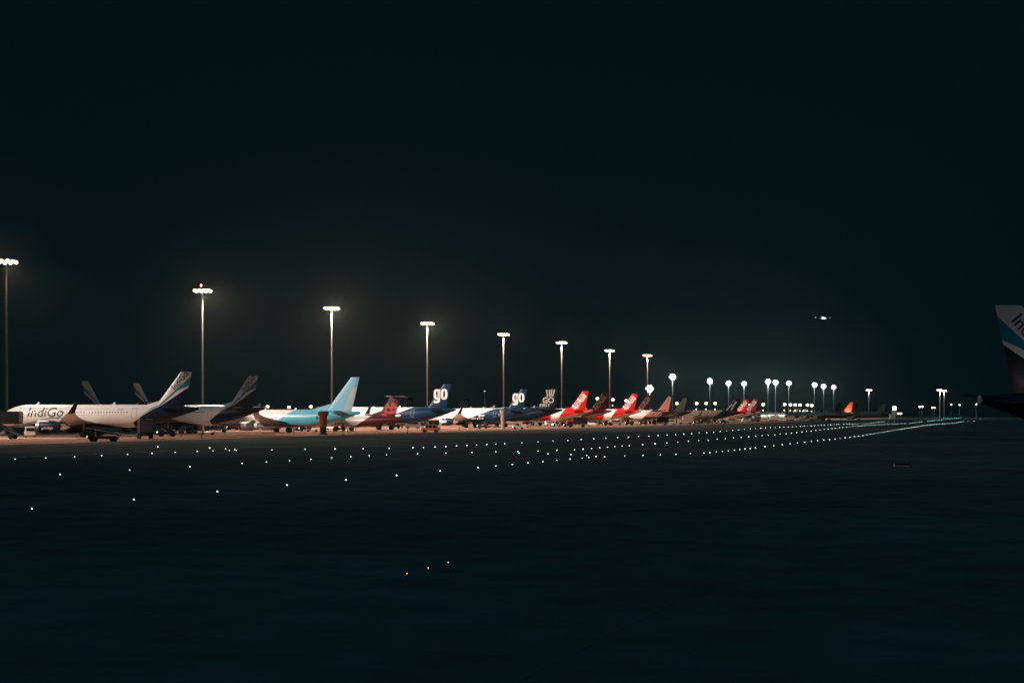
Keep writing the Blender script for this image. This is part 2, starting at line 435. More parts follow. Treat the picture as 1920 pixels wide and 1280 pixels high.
            for za, zb in ((z0-.03, z0+.03), (z1-.03, z1+.03)):
                bm.faces.new([bm.verts.new(onskin(*p)) for p in ((xd-.46, za), (xd+.46, za), (xd+.46, zb), (xd-.46, zb))])
            finish(bm, 'door', paleteal if kind == 'go' else greyp, root)
    if antenna and typ != 'prop':
        for fx, h in ((.80, .5), (.42, .45), (.62, .28)):
            xx = sp['xn']-sp['L']*(1-fx)
            o = cached(('ant', h), 'antenna', mk(lambda bm: box(bm, (0, 0, h/2), (.55, .07, h), taper=(.5, .6), shx=-.18)), white, root)
            o.location = (xx, 0, sp['zc']+sp['Rz']-.02)
    # ---- lettering
    def on_fus(x0, z0, sgx=-1):
        def f(u, v):
            x = x0+sgx*u; z = z0+v; w_, h_, z_ = fus_at(sp, x)
            return (x, side*(w_*math.sqrt(max(.01, 1-((z-z_)/h_)**2))+.02), z)
        return f
    def on_fin(x0, z0, th=0, sgx=-1):
        c, s_ = math.cos(th), math.sin(th)
        def f(u, v):
            x = x0+sgx*(u*c-v*s_); z = z0+u*s_+v*c
            return (x, side*(fin_half(g, z)+.02), z)
        return f
    if kind == 'indigo':
        if side > 0:
            decal(text_mesh('IndiGo', 2.35, shear=.15, sx=1.06, bold=.015), on_fus(sp['xn']-6.4, 3.72), 'lettering', lettk, root, .25)
            decal(text_mesh('IndiGo', 1.6, shear=.12, sx=.9, bold=.01), on_fin(xt+4.25, 8.35, math.radians(51)), 'lettering', lettk, fin)
            decal(text_mesh('goindigo', .62, shear=.1), lambda u, v: (sp['ex']-.9-u, sp['ey']+math.sqrt(max(0.01, (sp['er']*1.04)**2-(v-.35)**2))+.02, sp['ez']-.35+v), 'lettering', lettw, root, .15)
        else:
            decal(text_mesh('IndiGo', 1.45, shear=.1, sx=.9), lambda u, v: (lambda t: (xt+2.35+u*math.cos(t)+v*math.sin(t), -(fin_half(g, 10.3)+.03), 10.6-u*math.sin(t)+v*math.cos(t)))(math.radians(47)), 'lettering', lettk, fin)
        decal(text_mesh('VT-IZA', .38), on_fus(xt+14.5, 4.85), 'lettering', lettk, root, .2)
    if kind in ('go', 'godim'):
        pl = on_fin(xt+6.1, 7.75); mt = lettw if kind == 'go' else cream  # unlit jets get greyer lettering, their shade put into the colour
        def loop(bm, cx, cz, w, h, st, n=22):
            f = lambda k, ww, hh: (cx+ww/2*math.copysign(abs(math.cos(2*math.pi*k/n))**.75, math.cos(2*math.pi*k/n)), cz+hh/2*math.copysign(abs(math.sin(2*math.pi*k/n))**.75, math.sin(2*math.pi*k/n)))
            O = [bm.verts.new(pl(*f(k, w, h))) for k in range(n)]; I = [bm.verts.new(pl(*f(k, w-2*st, h-1.5*st))) for k in range(n)]
            for k in range(n): bm.faces.new((O[k], O[(k+1) % n], I[(k+1) % n], I[k]))
        bm = bmesh.new(); loop(bm, .98, 1.45, 1.75, 2.6, .62)
        q = lambda *P: bm.faces.new([bm.verts.new(pl(*p)) for p in P])
        q((1.28, 2.7), (1.9, 2.7), (1.9, .2), (1.28, .2)); q((1.28, .2), (1.9, .2), (1.75, -.55), (1.15, -.12)); q((1.15, -.12), (1.75, -.55), (1.2, -.82), (.9, -.2)); q((.9, -.2), (1.2, -.82), (.15, -.82), (.2, -.22))
        for v_ in bm.verts: v_.co.y += 0
        finish(bm, 'lettering', mt, fin)
        bm = bmesh.new(); loop(bm, 3.0, 1.45, 1.85, 2.75, .62); finish(bm, 'lettering', mt, fin)
        if kind == 'go':
            decal(text_mesh('goair', 1.9, bold=.03, shear=.2), on_fus(sp['xn']-5.4, 3.5), 'lettering', lettk, root, .25)
            decal(text_mesh('goair', 1.0, bold=.02), on_fus(xt+16.5, 3.5), 'lettering', lettw, root, .25)
            decal(text_mesh('www.goair.in', .75, bold=.02), on_fus(xt+19.0, 2.65), 'lettering', lettw, root, .25)
            decal(text_mesh('goair', .85, bold=.03), lambda u, v: (sp['ex']-.5-u, sp['ey']+math.sqrt(max(.01, (sp['er']*1.05)**2-(v-.2)**2))+.02, sp['ez']-.2+v), 'lettering', lettw, root, .15)
    if kind == 'gofirst':
        decal(text_mesh('GO', 2.4, bold=.05), on_fin(xt+6.2, 7.4), 'lettering', cream, fin)
        decal(text_mesh('FIRST', 1.25, bold=.02, space=1.15), on_fin(xt+7.1, 6.2), 'lettering', cream, fin)
        bm = bmesh.new(); pl = on_fin(xt+3.2, 9.3)
        for k, (dx, lean) in enumerate(((1.7, -.12), (1.05, .0), (.5, .10), (0, .3))):
            q = [(-dx, 0), (-dx+.3, 0), (-dx+.42+lean*2, 2.1), (-dx-.02+lean*2, 2.1)]
            bm.faces.new([bm.verts.new(pl(*p)) for p in q])
        finish(bm, 'emblem', cream, fin)
    if kind.startswith('airasia'):
        decal(text_mesh('AirAsia', 3.1, shear=.25, bold=.05, sx=.70), on_fin(xt+5.9, 4.9, math.radians(52)), 'lettering', lettw if kind == 'airasia' else cream, fin)  # dim jets: greyer lettering holds the shade
    if kind.startswith('ornament'):
        bm = bmesh.new(); pl = lambda x, z: (x, side*(fin_half(g, z)+.03), z); x0 = xt
        for ph in range(5):
            pts = []
            for i in range(15):
                z = 5.8+i*.38; u = (z-5.5)/6.2
                c = xt+5.6-u*2.6+(2.1-u*1.3)*math.sin(i*.52+ph*1.27); lo, hi = xt+2.7-1.3*u, xt+7.7-4.6*u
                pts.append((min(hi, max(lo, c)), z))
            ribbon(bm, pts, .42, pl)
        finish(bm, 'tail_ornament', salmon if kind == 'ornament' else bellyg, fin)  # dim jet: same bands in grey, shade put into the colour
        bm = bmesh.new(); 
        for ph in range(4):
            pts = [(xt+6+i*.5, 4.2+.9*math.sin(i*.6+ph*1.5)) for i in range(14)]
            ribbon(bm, pts, .3, lambda x, z: on_fus(0, 0, 1)(x, z))
        finish(bm, 'rear_ornament', salmon if kind == 'ornament' else bellyg, fus)  # rear bands likewise greyed to look shaded
    if kind == 'blacktail':
        bm = bmesh.new(); pl = lambda x, z: (x, side*(fin_half(g, z)+.03), z)
        ribbon(bm, [(xt+7.6, 6.0), (xt+5.0, 8.8)], .5, pl); ribbon(bm, [(xt+5.2, 6.2), (xt+4.3, 8), (xt+2.9, 10.2)], .8, pl); ribbon(bm, [(xt+6.2, 8.1), (xt+4.4, 8.6)], .35, pl)
        finish(bm, 'emblem', lettw, fin)
    if kind == 'maroonprop':
        bm = bmesh.new(); rnd = random.Random(3)
        for i in range(34):
            u = rnd.random(); z = 3.9+u*2.9; uu = (z-3.4)/4.94; lo, hi = xt+2.9-1.7*uu, xt+6.6-3.3*uu
            x = lo+(hi-lo)*rnd.random(); r = .16+.3*rnd.random()
            a0 = rnd.random()
            bm.faces.new([bm.verts.new((x+r*math.cos(a0+k*math.pi/3), fin_half(g, z)+.03+i*.0006, z+r*math.sin(a0+k*math.pi/3))) for k in range(6)])
        finish(bm, 'tail_dots', dotred, fin)
    return root, sp

ac = aircraft
ac('brightly lit white IndiGo jet with blue-striped fin at far left', 'indigo', 'a320', 360, 697, head=Vector((-.9954, .096, 0)))
ac('dim brown-lit IndiGo jet whose shadowed fin leans just left of the aqua jet', 'indigo', 'a320', 484, 704, 1.03)
ac('pale aqua and white jet with red-lipped engine behind the orange column', 'aqua', 'b737', 674, 707, .98)
ac('maroon T-tailed turboprop with red dots on its fin, in front of the white go jet', 'maroonprop', 'prop', 752, 746, 1.0, Z=345, windows=False)
ac('white and blue jet with big white go on its fin, above the orange car', 'go', 'a320', 846, 720, 1.02)
ac('white and blue go jet whose fin glows beside the grey equipment column', 'go', 'a320', 989, 729.5)
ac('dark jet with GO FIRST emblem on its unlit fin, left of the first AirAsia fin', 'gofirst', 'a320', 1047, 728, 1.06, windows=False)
ac('bright red AirAsia jet with a white band, nearest of the red row', 'airasia', 'a320', 1104, 733, 1.04, windows=False)
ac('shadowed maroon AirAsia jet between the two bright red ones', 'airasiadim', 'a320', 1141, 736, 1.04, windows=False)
ac('second bright red AirAsia jet, just right of the shadowed maroon one', 'airasia', 'a320', 1196, 738, 1.04, windows=False)
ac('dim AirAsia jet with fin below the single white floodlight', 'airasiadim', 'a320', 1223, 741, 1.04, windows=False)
ac('white jet with salmon interlaced ornament over its dark fin', 'ornament', 'a320', 1263, 742, windows=False)
ac('jet with dark barely lit ornamented fin behind the salmon ornamented one', 'ornamentdim', 'a320', 1292, 744, windows=False)
ac('warm grey jet with black rear and white strokes on its black fin', 'blacktail', 'a320', 1387, 746.7, windows=False)
ac('far red AirAsia jet directly right of the black-tailed jet', 'airasia', 'a320', 1404, 748.7, windows=False)
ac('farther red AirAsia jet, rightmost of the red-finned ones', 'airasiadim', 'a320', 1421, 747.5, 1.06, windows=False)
G2 = 'small turboprops parked far down the apron'
ac('small far turboprop with pinkish white fin, left one of the pair', 'whiteprop', 'prop', 1497, 766.5, windows=False, grp=G2)
ac('small far turboprop with pinkish white fin, right one of the pair', 'whiteprop', 'prop', 1513, 767, windows=False, grp=G2)
G3 = 'distant jets beyond the small turboprops'
ac('far jet with dark reddish fin left of the glowing orange fin', 'dark', 'a320', 1579, 754, windows=False, grp=G3)
ORJ = ac('far jet with glowing orange fin', 'orange', 'a320', 1600, 754, windows=False, grp=G3)[0]
ac('far jet with dull brown fin just right of the orange fin', 'dark', 'a320', 1609, 754.5, windows=False, grp=G3)
ac('far grey-finned jet, last of the parked row', 'grey', 'a320', 1662, 756, windows=False, grp=G3)
B2 = 'unlit jets standing behind the front row'
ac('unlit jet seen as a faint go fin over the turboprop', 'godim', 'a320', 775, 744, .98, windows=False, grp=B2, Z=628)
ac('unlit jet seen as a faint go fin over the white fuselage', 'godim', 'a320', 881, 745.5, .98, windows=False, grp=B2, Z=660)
ac('unlit backward-leaning IndiGo fin showing over the white IndiGo fuselage', 'indigo', 'a320', 153, 714, 1.0, Vector((.45, .9, 0)), windows=False, grp=B2)
ac('fainter backward-leaning IndiGo fin nearer the white jet tail', 'indigo', 'a320', 250, 718, 1.03, Vector((.45, .9, 0)), windows=False, grp=B2)
ac('large dim IndiGo jet entering at the right edge, only its fin in view', 'indigo', 'a320', 1866, 572, 1.0, Vector((.98, .2, 0)), windows=False, grp=B2, side=-1)
RJ = bpy.data.objects[[o.name for o in COL.objects if o.get('label', '').startswith('large dim IndiGo')][0]]
RJ['group'] = 'jets facing right'
_l = bpy.data.lights.new('added_fin_light', 'SPOT'); _l.energy = 140; _l.color = (1, .78, .66); _l.spot_size = 2.0; _l.spot_blend = .6; _l.shadow_soft_size = .08  # added lamp that lifts the dim fin, no source visible
_o = bpy.data.objects.new('added_fin_light', _l); COL.objects.link(_o); _o.parent = RJ; _o.location = (-14.5, -6.0, 5.9)
_o.rotation_euler = (Vector((-18, 0, 10.0))-Vector((-14.5, -6, 5.9))).to_track_quat('-Z', 'Y').to_euler()

for sg in (1, -1):
    _l = bpy.data.lights.new('added_fin_light', 'SPOT'); _l.energy = 2600; _l.color = (1, .85, .7); _l.spot_size = 1.6; _l.spot_blend = .6; _l.shadow_soft_size = .08  # added pair of lamps that brightens the orange fin, sources not visible
    _o = bpy.data.objects.new('added_fin_light', _l); COL.objects.link(_o); _o.parent = ORJ; _o.location = (-15.2, 5.8*sg, 5.9)
    _o.rotation_euler = (Vector((-16.5, 0, 9.0))-Vector((-15.2, 5.8*sg, 5.9))).to_track_quat('-Z', 'Y').to_euler()
# ---------------------------------------------------------------- ground
def sheet(name, pts, z, m, kind='structure', label=None):
    bm = bmesh.new(); bm.faces.new([bm.verts.new((p[0], p[1], z)) for p in pts])
    o = finish(bm, name, m); o['kind'] = kind; return o
def ground_mat(name, c1, c2, sc, rough, c3=None, joints=0, jc=.25):
    m = bpy.data.materials.new(name); m.use_nodes = True; nt = m.node_tree; b = nt.nodes['Principled BSDF']
    tc = nt.nodes.new('ShaderNodeTexCoord'); mp = nt.nodes.new('ShaderNodeMapping'); mp.inputs['Rotation'].default_value = (0, 0, RD)
    nt.links.new(tc.outputs['Object'], mp.inputs['Vector'])
    n1 = nt.nodes.new('ShaderNodeTexNoise'); n1.inputs['Scale'].default_value = sc; n1.inputs['Detail'].default_value = 8
    n2 = nt.nodes.new('ShaderNodeTexNoise'); n2.inputs['Scale'].default_value = sc*14; n2.inputs['Detail'].default_value = 6
    for n in (n1, n2): nt.links.new(mp.outputs['Vector'], n.inputs['Vector'])
    r = nt.nodes.new('ShaderNodeValToRGB'); r.color_ramp.elements[0].position = .35; r.color_ramp.elements[1].position = .65
    r.color_ramp.elements[0].color = (*c1, 1); r.color_ramp.elements[1].color = (*c2, 1)
    nt.links.new(n1.outputs['Fac'], r.inputs['Fac'])
    mx = nt.nodes.new('ShaderNodeMix'); mx.data_type = 'RGBA'; mx.blend_type = 'OVERLAY'; mx.inputs['Factor'].default_value = .5
    nt.links.new(r.outputs['Color'], mx.inputs['A']); nt.links.new(n2.outputs['Fac'], mx.inputs['B'])
    out = mx.outputs['Result']
    if joints:
        bt = nt.nodes.new('ShaderNodeTexBrick'); bt.offset = 0; bt.inputs['Scale'].default_value = 1
        bt.inputs['Brick Width'].default_value = joints; bt.inputs['Row Height'].default_value = joints; bt.inputs['Mortar Size'].default_value = .03
        bt.inputs['Color1'].default_value = (1, 1, 1, 1); bt.inputs['Color2'].default_value = (.86, .86, .86, 1); bt.inputs['Mortar'].default_value = (jc, jc, jc, 1)
        nt.links.new(mp.outputs['Vector'], bt.inputs['Vector'])
        m2 = nt.nodes.new('ShaderNodeMix'); m2.data_type = 'RGBA'; m2.blend_type = 'MULTIPLY'; m2.inputs['Factor'].default_value = 1
        nt.links.new(out, m2.inputs['A']); nt.links.new(bt.outputs['Color'], m2.inputs['B']); out = m2.outputs['Result']
    nt.links.new(out, b.inputs['Base Color']); b.inputs['Roughness'].default_value = rough
    b.inputs['Specular IOR Level'].default_value = .0
    return m
GRASS = ground_mat('dry grass and soil', (.085, .10, .092), (.125, .138, .128), .03, .95)
ASPH = ground_mat('dark asphalt', (.075, .092, .096), (.115, .128, .13), .05, .85)
ASPN = ground_mat('pale worn asphalt', (.10, .115, .12), (.16, .17, .17), .035, .85, joints=7.5, jc=.78)
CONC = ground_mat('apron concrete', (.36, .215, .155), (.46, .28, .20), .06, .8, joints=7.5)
LINE = paint('worn line paint', (.3, .22, .03), .8)
def strip(n0, n1, r0=-400, r1=3800):   # band parallel to the row, n measured toward the terminal
    return [tuple((N_*n+R_*r)[:2]) for n, r in ((n0, r0), (n0, r1), (n1, r1), (n1, r0))]
sheet('ground', [(-2600, -300), (2600, -300), (2600, 4600), (-2600, 4600)], 0, GRASS)
NE = 130.0
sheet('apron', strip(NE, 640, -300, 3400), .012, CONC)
sheet('taxiway', strip(62, 122), .008, ASPH)
sheet('taxiway', strip(-900, 46, -900, 1500), .008, ASPN)
for nn in (92,):
    o = sheet('taxiway_line', strip(nn-.08, nn+.08, 0, 1500), .016, LINE)
o = sheet('apron_line', strip(NE+3, NE+3.3, -200, 2500), .018, LINE)

# ---------------------------------------------------------------- taxiway lights
def lensbm(r, h):
    bm = bmesh.new()
    lathe(bm, [(0, r*2.0), (h*.25, r*1.9), (h*.35, r*1.05)], 'z', 10, 0)
    lathe(bm, [(h*.3, r), (h*.8, r*.85), (h, r*.3)], 'z', 10, 1)
    return bm
LM = {}
def small_light(p, mat, label, group, name='taxiway_light', k=1.0):
    Y = p.y; r = (.021+.000085*Y)*k; r = round(r/.012)*.012 if r > .04 else round(r, 2); h = r*1.9
    key = (round(r, 3), mat.name)
    if key not in LM:
        o = finish(lensbm(r, h), name, [darkm, mat]); LM[key] = o.data
    else: o = link(LM[key], name)
    o.location = (p.x, p.y, .01); tag(o, label, 'ground light', group); return o
rows = {
 'bottom': [(60, 955), (251, 937.5), (407.7, 922.5), (538.2, 910.3), (648.7, 900.5), (743.5, 891.7), (825.7, 883.6), (896.5, 877), (929.7, 874), (961, 871), (990, 868.2), (1017.6, 865.7), (1043.9, 863.3), (1068.5, 861), (1091.8, 859.4), (1104, 858), (1118, 856), (1133.4, 857), (1171.5, 855), (1206, 853.8), (1238, 853), (1267.5, 852), (1294.4, 850.5), (1320, 849.5), (1331, 849), (1343, 847.7), (1354.7, 846.5), (1366, 845.5), (1377, 844.4), (1387, 843), (1397, 841.9), (1407, 841), (1416.3, 839.7), (1434.3, 837.7), (1451, 835.7), (1466.7, 834), (1481.5, 832.3), (1495.5, 830.6), (1508.7, 829.2), (1521.4, 827.8), (1533, 826.4), (1544.5, 825), (1555.3, 824.4), (1565.5, 823), (1575, 822), (1584.6, 820.8), (1593.5, 820), (1602, 819), (1610, 818), (1618, 817), (1625.3, 815.3), (1632.3, 814.2), (1639, 813), (1646, 812), (1652, 810.9), (1658, 810), (1664, 809), (1670, 808), (1675.5, 807), (1681, 806), (1686, 805.2), (1691, 804.5), (1695.5, 803.8), (1700, 803), (1704.5, 802.3), (1709, 801.5), (1713, 800.9), (1717.3, 800.3), (1721, 799.7), (1725, 799), (1728.5, 798.4), (1732, 797.8), (1736, 797.4), (1740, 797), (1744, 796.6), (1748, 796.1), (1752, 795.6), (1757, 795.2), (1762, 794.9), (1767, 794.6), (1771, 794.3), (1777, 794), (1780.5, 793.9), (1786, 793.7), (1790, 793), (1794, 792.3), (1798, 791.6), (1802, 790.9), (1806, 790.3), (1815, 790), (1826, 789.5), (1838, 786.2)],
 'middle': [(112.7, 890), (243, 882), (356, 875.3), (454, 869.5), (499.8, 866.8), (542.6, 864), (583, 861.5), (621.8, 859), (658, 856.7), (692.5, 854.5), (725, 853), (783, 851), (836, 849.7), (885, 848.6), (929.5, 847.5), (970.8, 846.8), (1009, 845.8), (1044.3, 844.6), (1077.3, 843.3), (1093.4, 842.3), (1109, 841.2), (1124.3, 840), (1139, 838.7), (1153, 837.5), (1166.5, 836.5), (1180, 835.7), (1205, 833.7), (1228.4, 832.2), (1250.5, 830.5), (1271, 829), (1291, 827.5), (1310, 826), (1327.5, 825), (1344.5, 823.4), (1360, 822.3), (1375, 821), (1389.7, 820), (1403.7, 819), (1417, 818), (1429, 817), (1441, 816.3), (1453, 815.4), (1463, 814.3), (1474, 813.2), (1484, 812), (1494, 811), (1503.5, 810), (1512.5, 809), (1521, 808), (1529.5, 807), (1537.5, 806), (1545.5, 805), (1553, 804.4), (1560, 803.7), (1567, 802.7), (1574, 802), (1580.5, 801.2), (1587, 800.7), (1593, 800), (1599, 799.5), (1605, 799.1), (1610.5, 798.7), (1616, 798.4), (1621, 798), (1626, 797.7), (1631.5, 797.3), (1636, 797), (1641, 796.8), (1647, 796.4), (1653, 796.1), (1659, 795.8), (1665, 795.5), (1673, 795.2), (1678, 795), (1683, 794.9), (1690.5, 794.4), (1697, 794.1), (1706, 793.9), (1710, 793.3), (1715, 792.7), (1720, 792), (1724, 791.5), (1728, 791)],
 'top': [(28, 861.2), (85.5, 859.3), (139.7, 857.3), (190.7, 854.5), (239, 852.3), (285, 850.3), (328.7, 848.3), (370, 846.5), (399.5, 845.5), (430, 844.8), (443, 844.5), (510, 843.7), (572, 842.7), (628.3, 842), (680.8, 841.7), (729.5, 841), (774, 840), (794, 839.5), (816, 838.5), (836, 837.6), (856, 836.5), (875.5, 835.5), (894, 834.7), (912.5, 833.8), (929.5, 832.9), (946.4, 832), (978.5, 830.3), (1009, 828.5), (1037, 827.2), (1064.5, 825.8), (1089.5, 824.3), (1113.5, 822.8), (1136, 821.6), (1157.8, 820.4), (1178.4, 819.5), (1197.5, 818.5), (1216.3, 817.6), (1234, 816.8), (1251, 815.5), (1267, 814.7), (1282.4, 813.8), (1297, 813), (1311, 812), (1325, 811.2), (1338, 810), (1350.5, 809), (1362.7, 807.9), (1374, 806.8), (1385.5, 806), (1396, 805), (1406.7, 804.2), (1417, 803.5), (1426.5, 803), (1435.5, 802.4), (1445, 802), (1453.6, 801.5), (1462, 801), (1470, 800.6), (1478, 800.4), (1486, 800), (1493, 799.4), (1500.5, 799.1), (1507.7, 798.9), (1514, 798.6), (1521, 798.4), (1527.5, 798), (1534, 797.7), (1540, 797.3), (1546, 797), (1552, 796.8), (1558, 796.5), (1564, 796.2), (1569, 796), (1573, 795.8), (1582, 795.6), (1588, 795.4), (1593, 795.2), (1598, 795.1), (1603, 795), (1608, 794.8), (1619, 794.5), (1624, 794.1), (1629, 793.6), (1634, 793.1), (1638, 792.7), (1643, 792.2), (1648, 791.6), (1653, 791), (1657, 790.5), (1666, 790.3), (1677, 790)],
}
TL = {'bottom': 'small white light in the lowest long row of taxiway lights', 'middle': 'small white light in the middle long row of taxiway lights', 'top': 'small white light in the upper long row of taxiway lights'}
for k, L in rows.items():
    for p in L: small_light(gnd(*p), random.choice((LMT, LMT, LMT2, LMT3)), TL[k], 'taxiway lights of the %s row' % k)
for p in [(296, 838), (393, 840.3), (423, 842), (440, 843)]:
    small_light(gnd(*p), LMT, 'small white light in the short left arc above the upper row', 'taxiway lights of the left arc')
for p in [(973.3, 849.6), (1027.4, 851.3), (1070.7, 852.5), (1100, 854), (1117, 855.5)]:
    small_light(gnd(*p), LMT, 'small white light in the short cross row between middle and lowest rows', 'taxiway lights of the cross row')
for i in range(16):
    t = i/15; small_light(gnd(1740+62*t, 790-7*t), LMG, 'green light in the far bright green line near the horizon', 'far green taxiway lights')
for p in ((763, 1076), (803, 1065.5), (840.5, 1055)):
    pass
OL = [((763, 1076), 'pinkish inset ground light nearest the viewer, leftmost of the three'), ((803, 1065.5), 'orange inset ground light, middle one of the three near the viewer'), ((840.5, 1055), 'warm white inset ground light, farthest of the three near the viewer')]
for p, l in OL: small_light(gnd(*p), LMO, l, 'near inset lights', 'inset_ground_light', .55)

# ---------------------------------------------------------------- floodlight masts
LIGHTS = []
def plight(parent, loc, power, col, r=.35, aim=None, cone=None, blend=.3):
    l = bpy.data.lights.new('flood_lamp', 'SPOT' if aim is not None else 'POINT'); l.energy = power; l.color = col; l.shadow_soft_size = r
    o = bpy.data.objects.new('flood_lamp', l); COL.objects.link(o); o.parent = parent; o.location = loc
    if aim is not None:
        l.spot_size = cone; l.spot_blend = blend
        w = Vector(aim)-(parent.location+Vector(loc)); o.rotation_euler = w.to_track_quat('-Z', 'Y').to_euler()
    return o
def mast(px, ytop, H, label, lens, n=8, power=0, col=(1, .8, .66), scale=1.0, Y=None, group='tall apron floodlight masts', beacon=False, aim=None, cone=128, omni=40e3, tilt=14):
    Y = Y or F*(H-CH)/(HZ-ytop); p = at(px, ytop, Y); p.z = 0
    t = thing('floodlight_mast', label, 'floodlight mast', p, 0, group)
    cached(('pole', H, lens is LMC), 'pole', mk(lambda bm: (tube(bm, (0, 0, 0), (0, 0, H*.06), .55, .5, 16), tube(bm, (0, 0, H*.06), (0, 0, H+.6), .31, .15, 16), tube(bm, (0, 0, H*.06-.1), (0, 0, H*.06+.15), .6, .6, 16))), steeld if lens is LMC else steel, t)
    wd = (1.0 if lens is LMC else 2.25)*scale
    hb = cached(('head', H, scale), 'headframe', mk(lambda bm: (box(bm, (0, 0, H+.35), (2*wd, .22, .18)), box(bm, (0, 0, H-.35), (2*wd*.8, .16, .12)), tube(bm, (0, 0, H+.3), (0, 0, H+.55), .5, .5, 12))), steeld, t)
    ks = 1.3 if lens is LMW else 1.
    def fl(bm):
        box(bm, (0, 0, 0), (.50*scale, .34*scale, .52*scale*ks), 0, (.85, .7))
        lathe(bm, [(-.20*scale, .23*scale*ks), (-.25*scale, .20*scale*ks)], 'y', 10, 1)
        lathe(bm, [(.20*scale, .23*scale*ks), (.25*scale, .20*scale*ks)], 'y', 10, 1)
    for i in range(n):
        x = -wd+.3+(2*wd-.6)*i/(n-1)
        f = cached(('flood', lens.name, scale), 'floodlight', mk(fl), [darkm, lens], t, False)
        if lens is LMC: dx, dz = ((-.5, 1), (.5, 1), (-1, 0), (0, 0), (1, 0), (-.5, -1), (.5, -1))[i]; x = dx*scale*.62; f.location = (x, 0, H+dz*1.15)
        else: f.location = (x, random.uniform(-.15, .15), H-.05+(.28, -.22)[i % 2]*(n > 2)*(1-abs(x)/3.2))
        f.rotation_euler = (math.radians(random.uniform(8, 22)), 0, math.radians(random.uniform(-25, 25)))
    if beacon:
        b = finish(mk(lambda bm: lathe(bm, [(0, .14), (.3, .14), (.4, .05)], 'z', 10))(), 'obstruction_light', LMR, t); b.location = (-.4, 0, H+1.1)
    if power:
        if lens is LMC: plight(t, (0, -2.6, H-.6), power, col, .3)
        else:
            x_, y_ = p.x, p.y
            plight(t, (0, -1.2, H-.6), power, col, .3, aim=(x_-N_.x*tilt, y_-N_.y*tilt, 0), cone=math.radians(cone), blend=.3)
            plight(t, (0, -1.5, H-.3), omni, (1, .60, .40), .3, aim=(x_-(N_.x+R_.x)*45, y_-(N_.y+R_.y)*45, H-5), cone=math.radians(78), blend=.7)
            for tg, pw, cn in (aim or ()): plight(t, (.8, -1.2, H-.6), pw, col, .3, aim=tg, cone=math.radians(cn), blend=.5)
    return t
WC = (1, .76, .62)
mdat = [(-577+0, 220), (12, 491), (380, 545), (622, 578), (801, 606), (944, 627), (1053, 642), (1143, 657), (1214, 666)]
names = ['tall floodlight mast standing left of the frame', 'tallest looking floodlight mast at the far left edge', 'tall floodlight mast with red beacon rising behind the two IndiGo tails',
 'tall floodlight mast rising behind the aqua jet fin', 'tall floodlight mast left of the first bright go fin', 'tall floodlight mast between the two bright go fins',
 'tall floodlight mast left of the first bright AirAsia fin', 'tall floodlight mast between two bright AirAsia fins', 'tall floodlight mast above the single low white floodlight']
PW = [70e3, 4e3, 85e3, 115e3, 110e3, 100e3, 90e3, 80e3, 60e3]
AIM = [[((-84, 254, 2), 125e3, 50)], [((-41, 323, 9), 270e3, 29), ((-62, 228, 0), 80e3, 46)], [((-30, 377, 6), 290e3, 46), ((-40, 256, 0), 130e3, 38)], [((-10, 436, 6), 270e3, 44), ((-22, 300, 0), 150e3, 44)], [((11, 490, 6), 250e3, 46), ((-2, 365, 0), 130e3, 44)],
       [((34, 568, 6), 260e3, 48)], [((45, 632, 6), 170e3, 48)], [((95, 735, 6), 300e3, 38)], [((110, 795, 6), 300e3, 40)]]
MASTS = []
for i, ((px, py), nm) in enumerate(zip(mdat, names)):
    if i == 0:
        Y = 228; px = 960-112*F/228; t = mast(px, HZ-(31)*F/Y, 35, nm, LMW, power=PW[i], col=WC, Y=Y, aim=AIM[i], cone=88, omni=20e3, tilt=32)
    else:
        Y = 558000/(1955-px); H = CH+(HZ-py)*Y/F
        t = mast(px, py, round(H, 1), nm, LMW, power=PW[i], col=WC, Y=Y, beacon=(i == 2), aim=AIM[i], cone=(104 if i < 3 else 128), tilt=(30 if i < 3 else 14), omni=(30e3 if i < 3 else 26e3))
    MASTS.append(t)
CC = (.93, 1, .90)
cool = [(1218, 728, 18, 'low white floodlight mast directly above the dim AirAsia fin'), (1261, 706, 30, 'brightest white floodlight, above the salmon ornamented fin'), (1331, 714, 30, 'white floodlight right of the brightest one, above the warm grey fuselage'),
 (1366, 718, 30, 'white floodlight left above the black-tailed jet'), (1395, 719, 30, 'white floodlight right above the black-tailed jet'), (1440, 715, 30, 'large white floodlight, left of the touching pair'), (1454, 716.5, 30, 'large white floodlight, right of the touching pair'),
 (1479, 718, 30, 'white floodlight just right of the touching pair'), (1527, 721, 30, 'white floodlight, leftmost of the far group of three'), (1544, 724, 30, 'white floodlight, middle of the far group of three'), (1563, 725.5, 30, 'white floodlight, rightmost of the far group of three')]
for i, (px, py, H, nm) in enumerate(cool):
    mast(px, py, H, nm, LMC, n=7, power=(30e3 if H < 20 else (70e3 if i in (1, 5) else 40e3)), col=CC, scale=2.3, group='distant white floodlight masts')
for px, py, nm in ((1629, 731, 'lone warm floodlight mast above the last grey-finned jet'), (1762, 731, 'far warm floodlight mast, left of the closest pair at right'), (1770, 732.5, 'far warm floodlight mast, right of the closest pair at right')):
    mast(px, py, 30, nm, LMW, n=6, power=70e3, col=(1, .85, .8), scale=1.25, group='far warm floodlight masts')
mast(909, 733, 20, 'thin unlit mast with one small lamp between the go fins', LMS, n=2, scale=.3, group='thin masts')

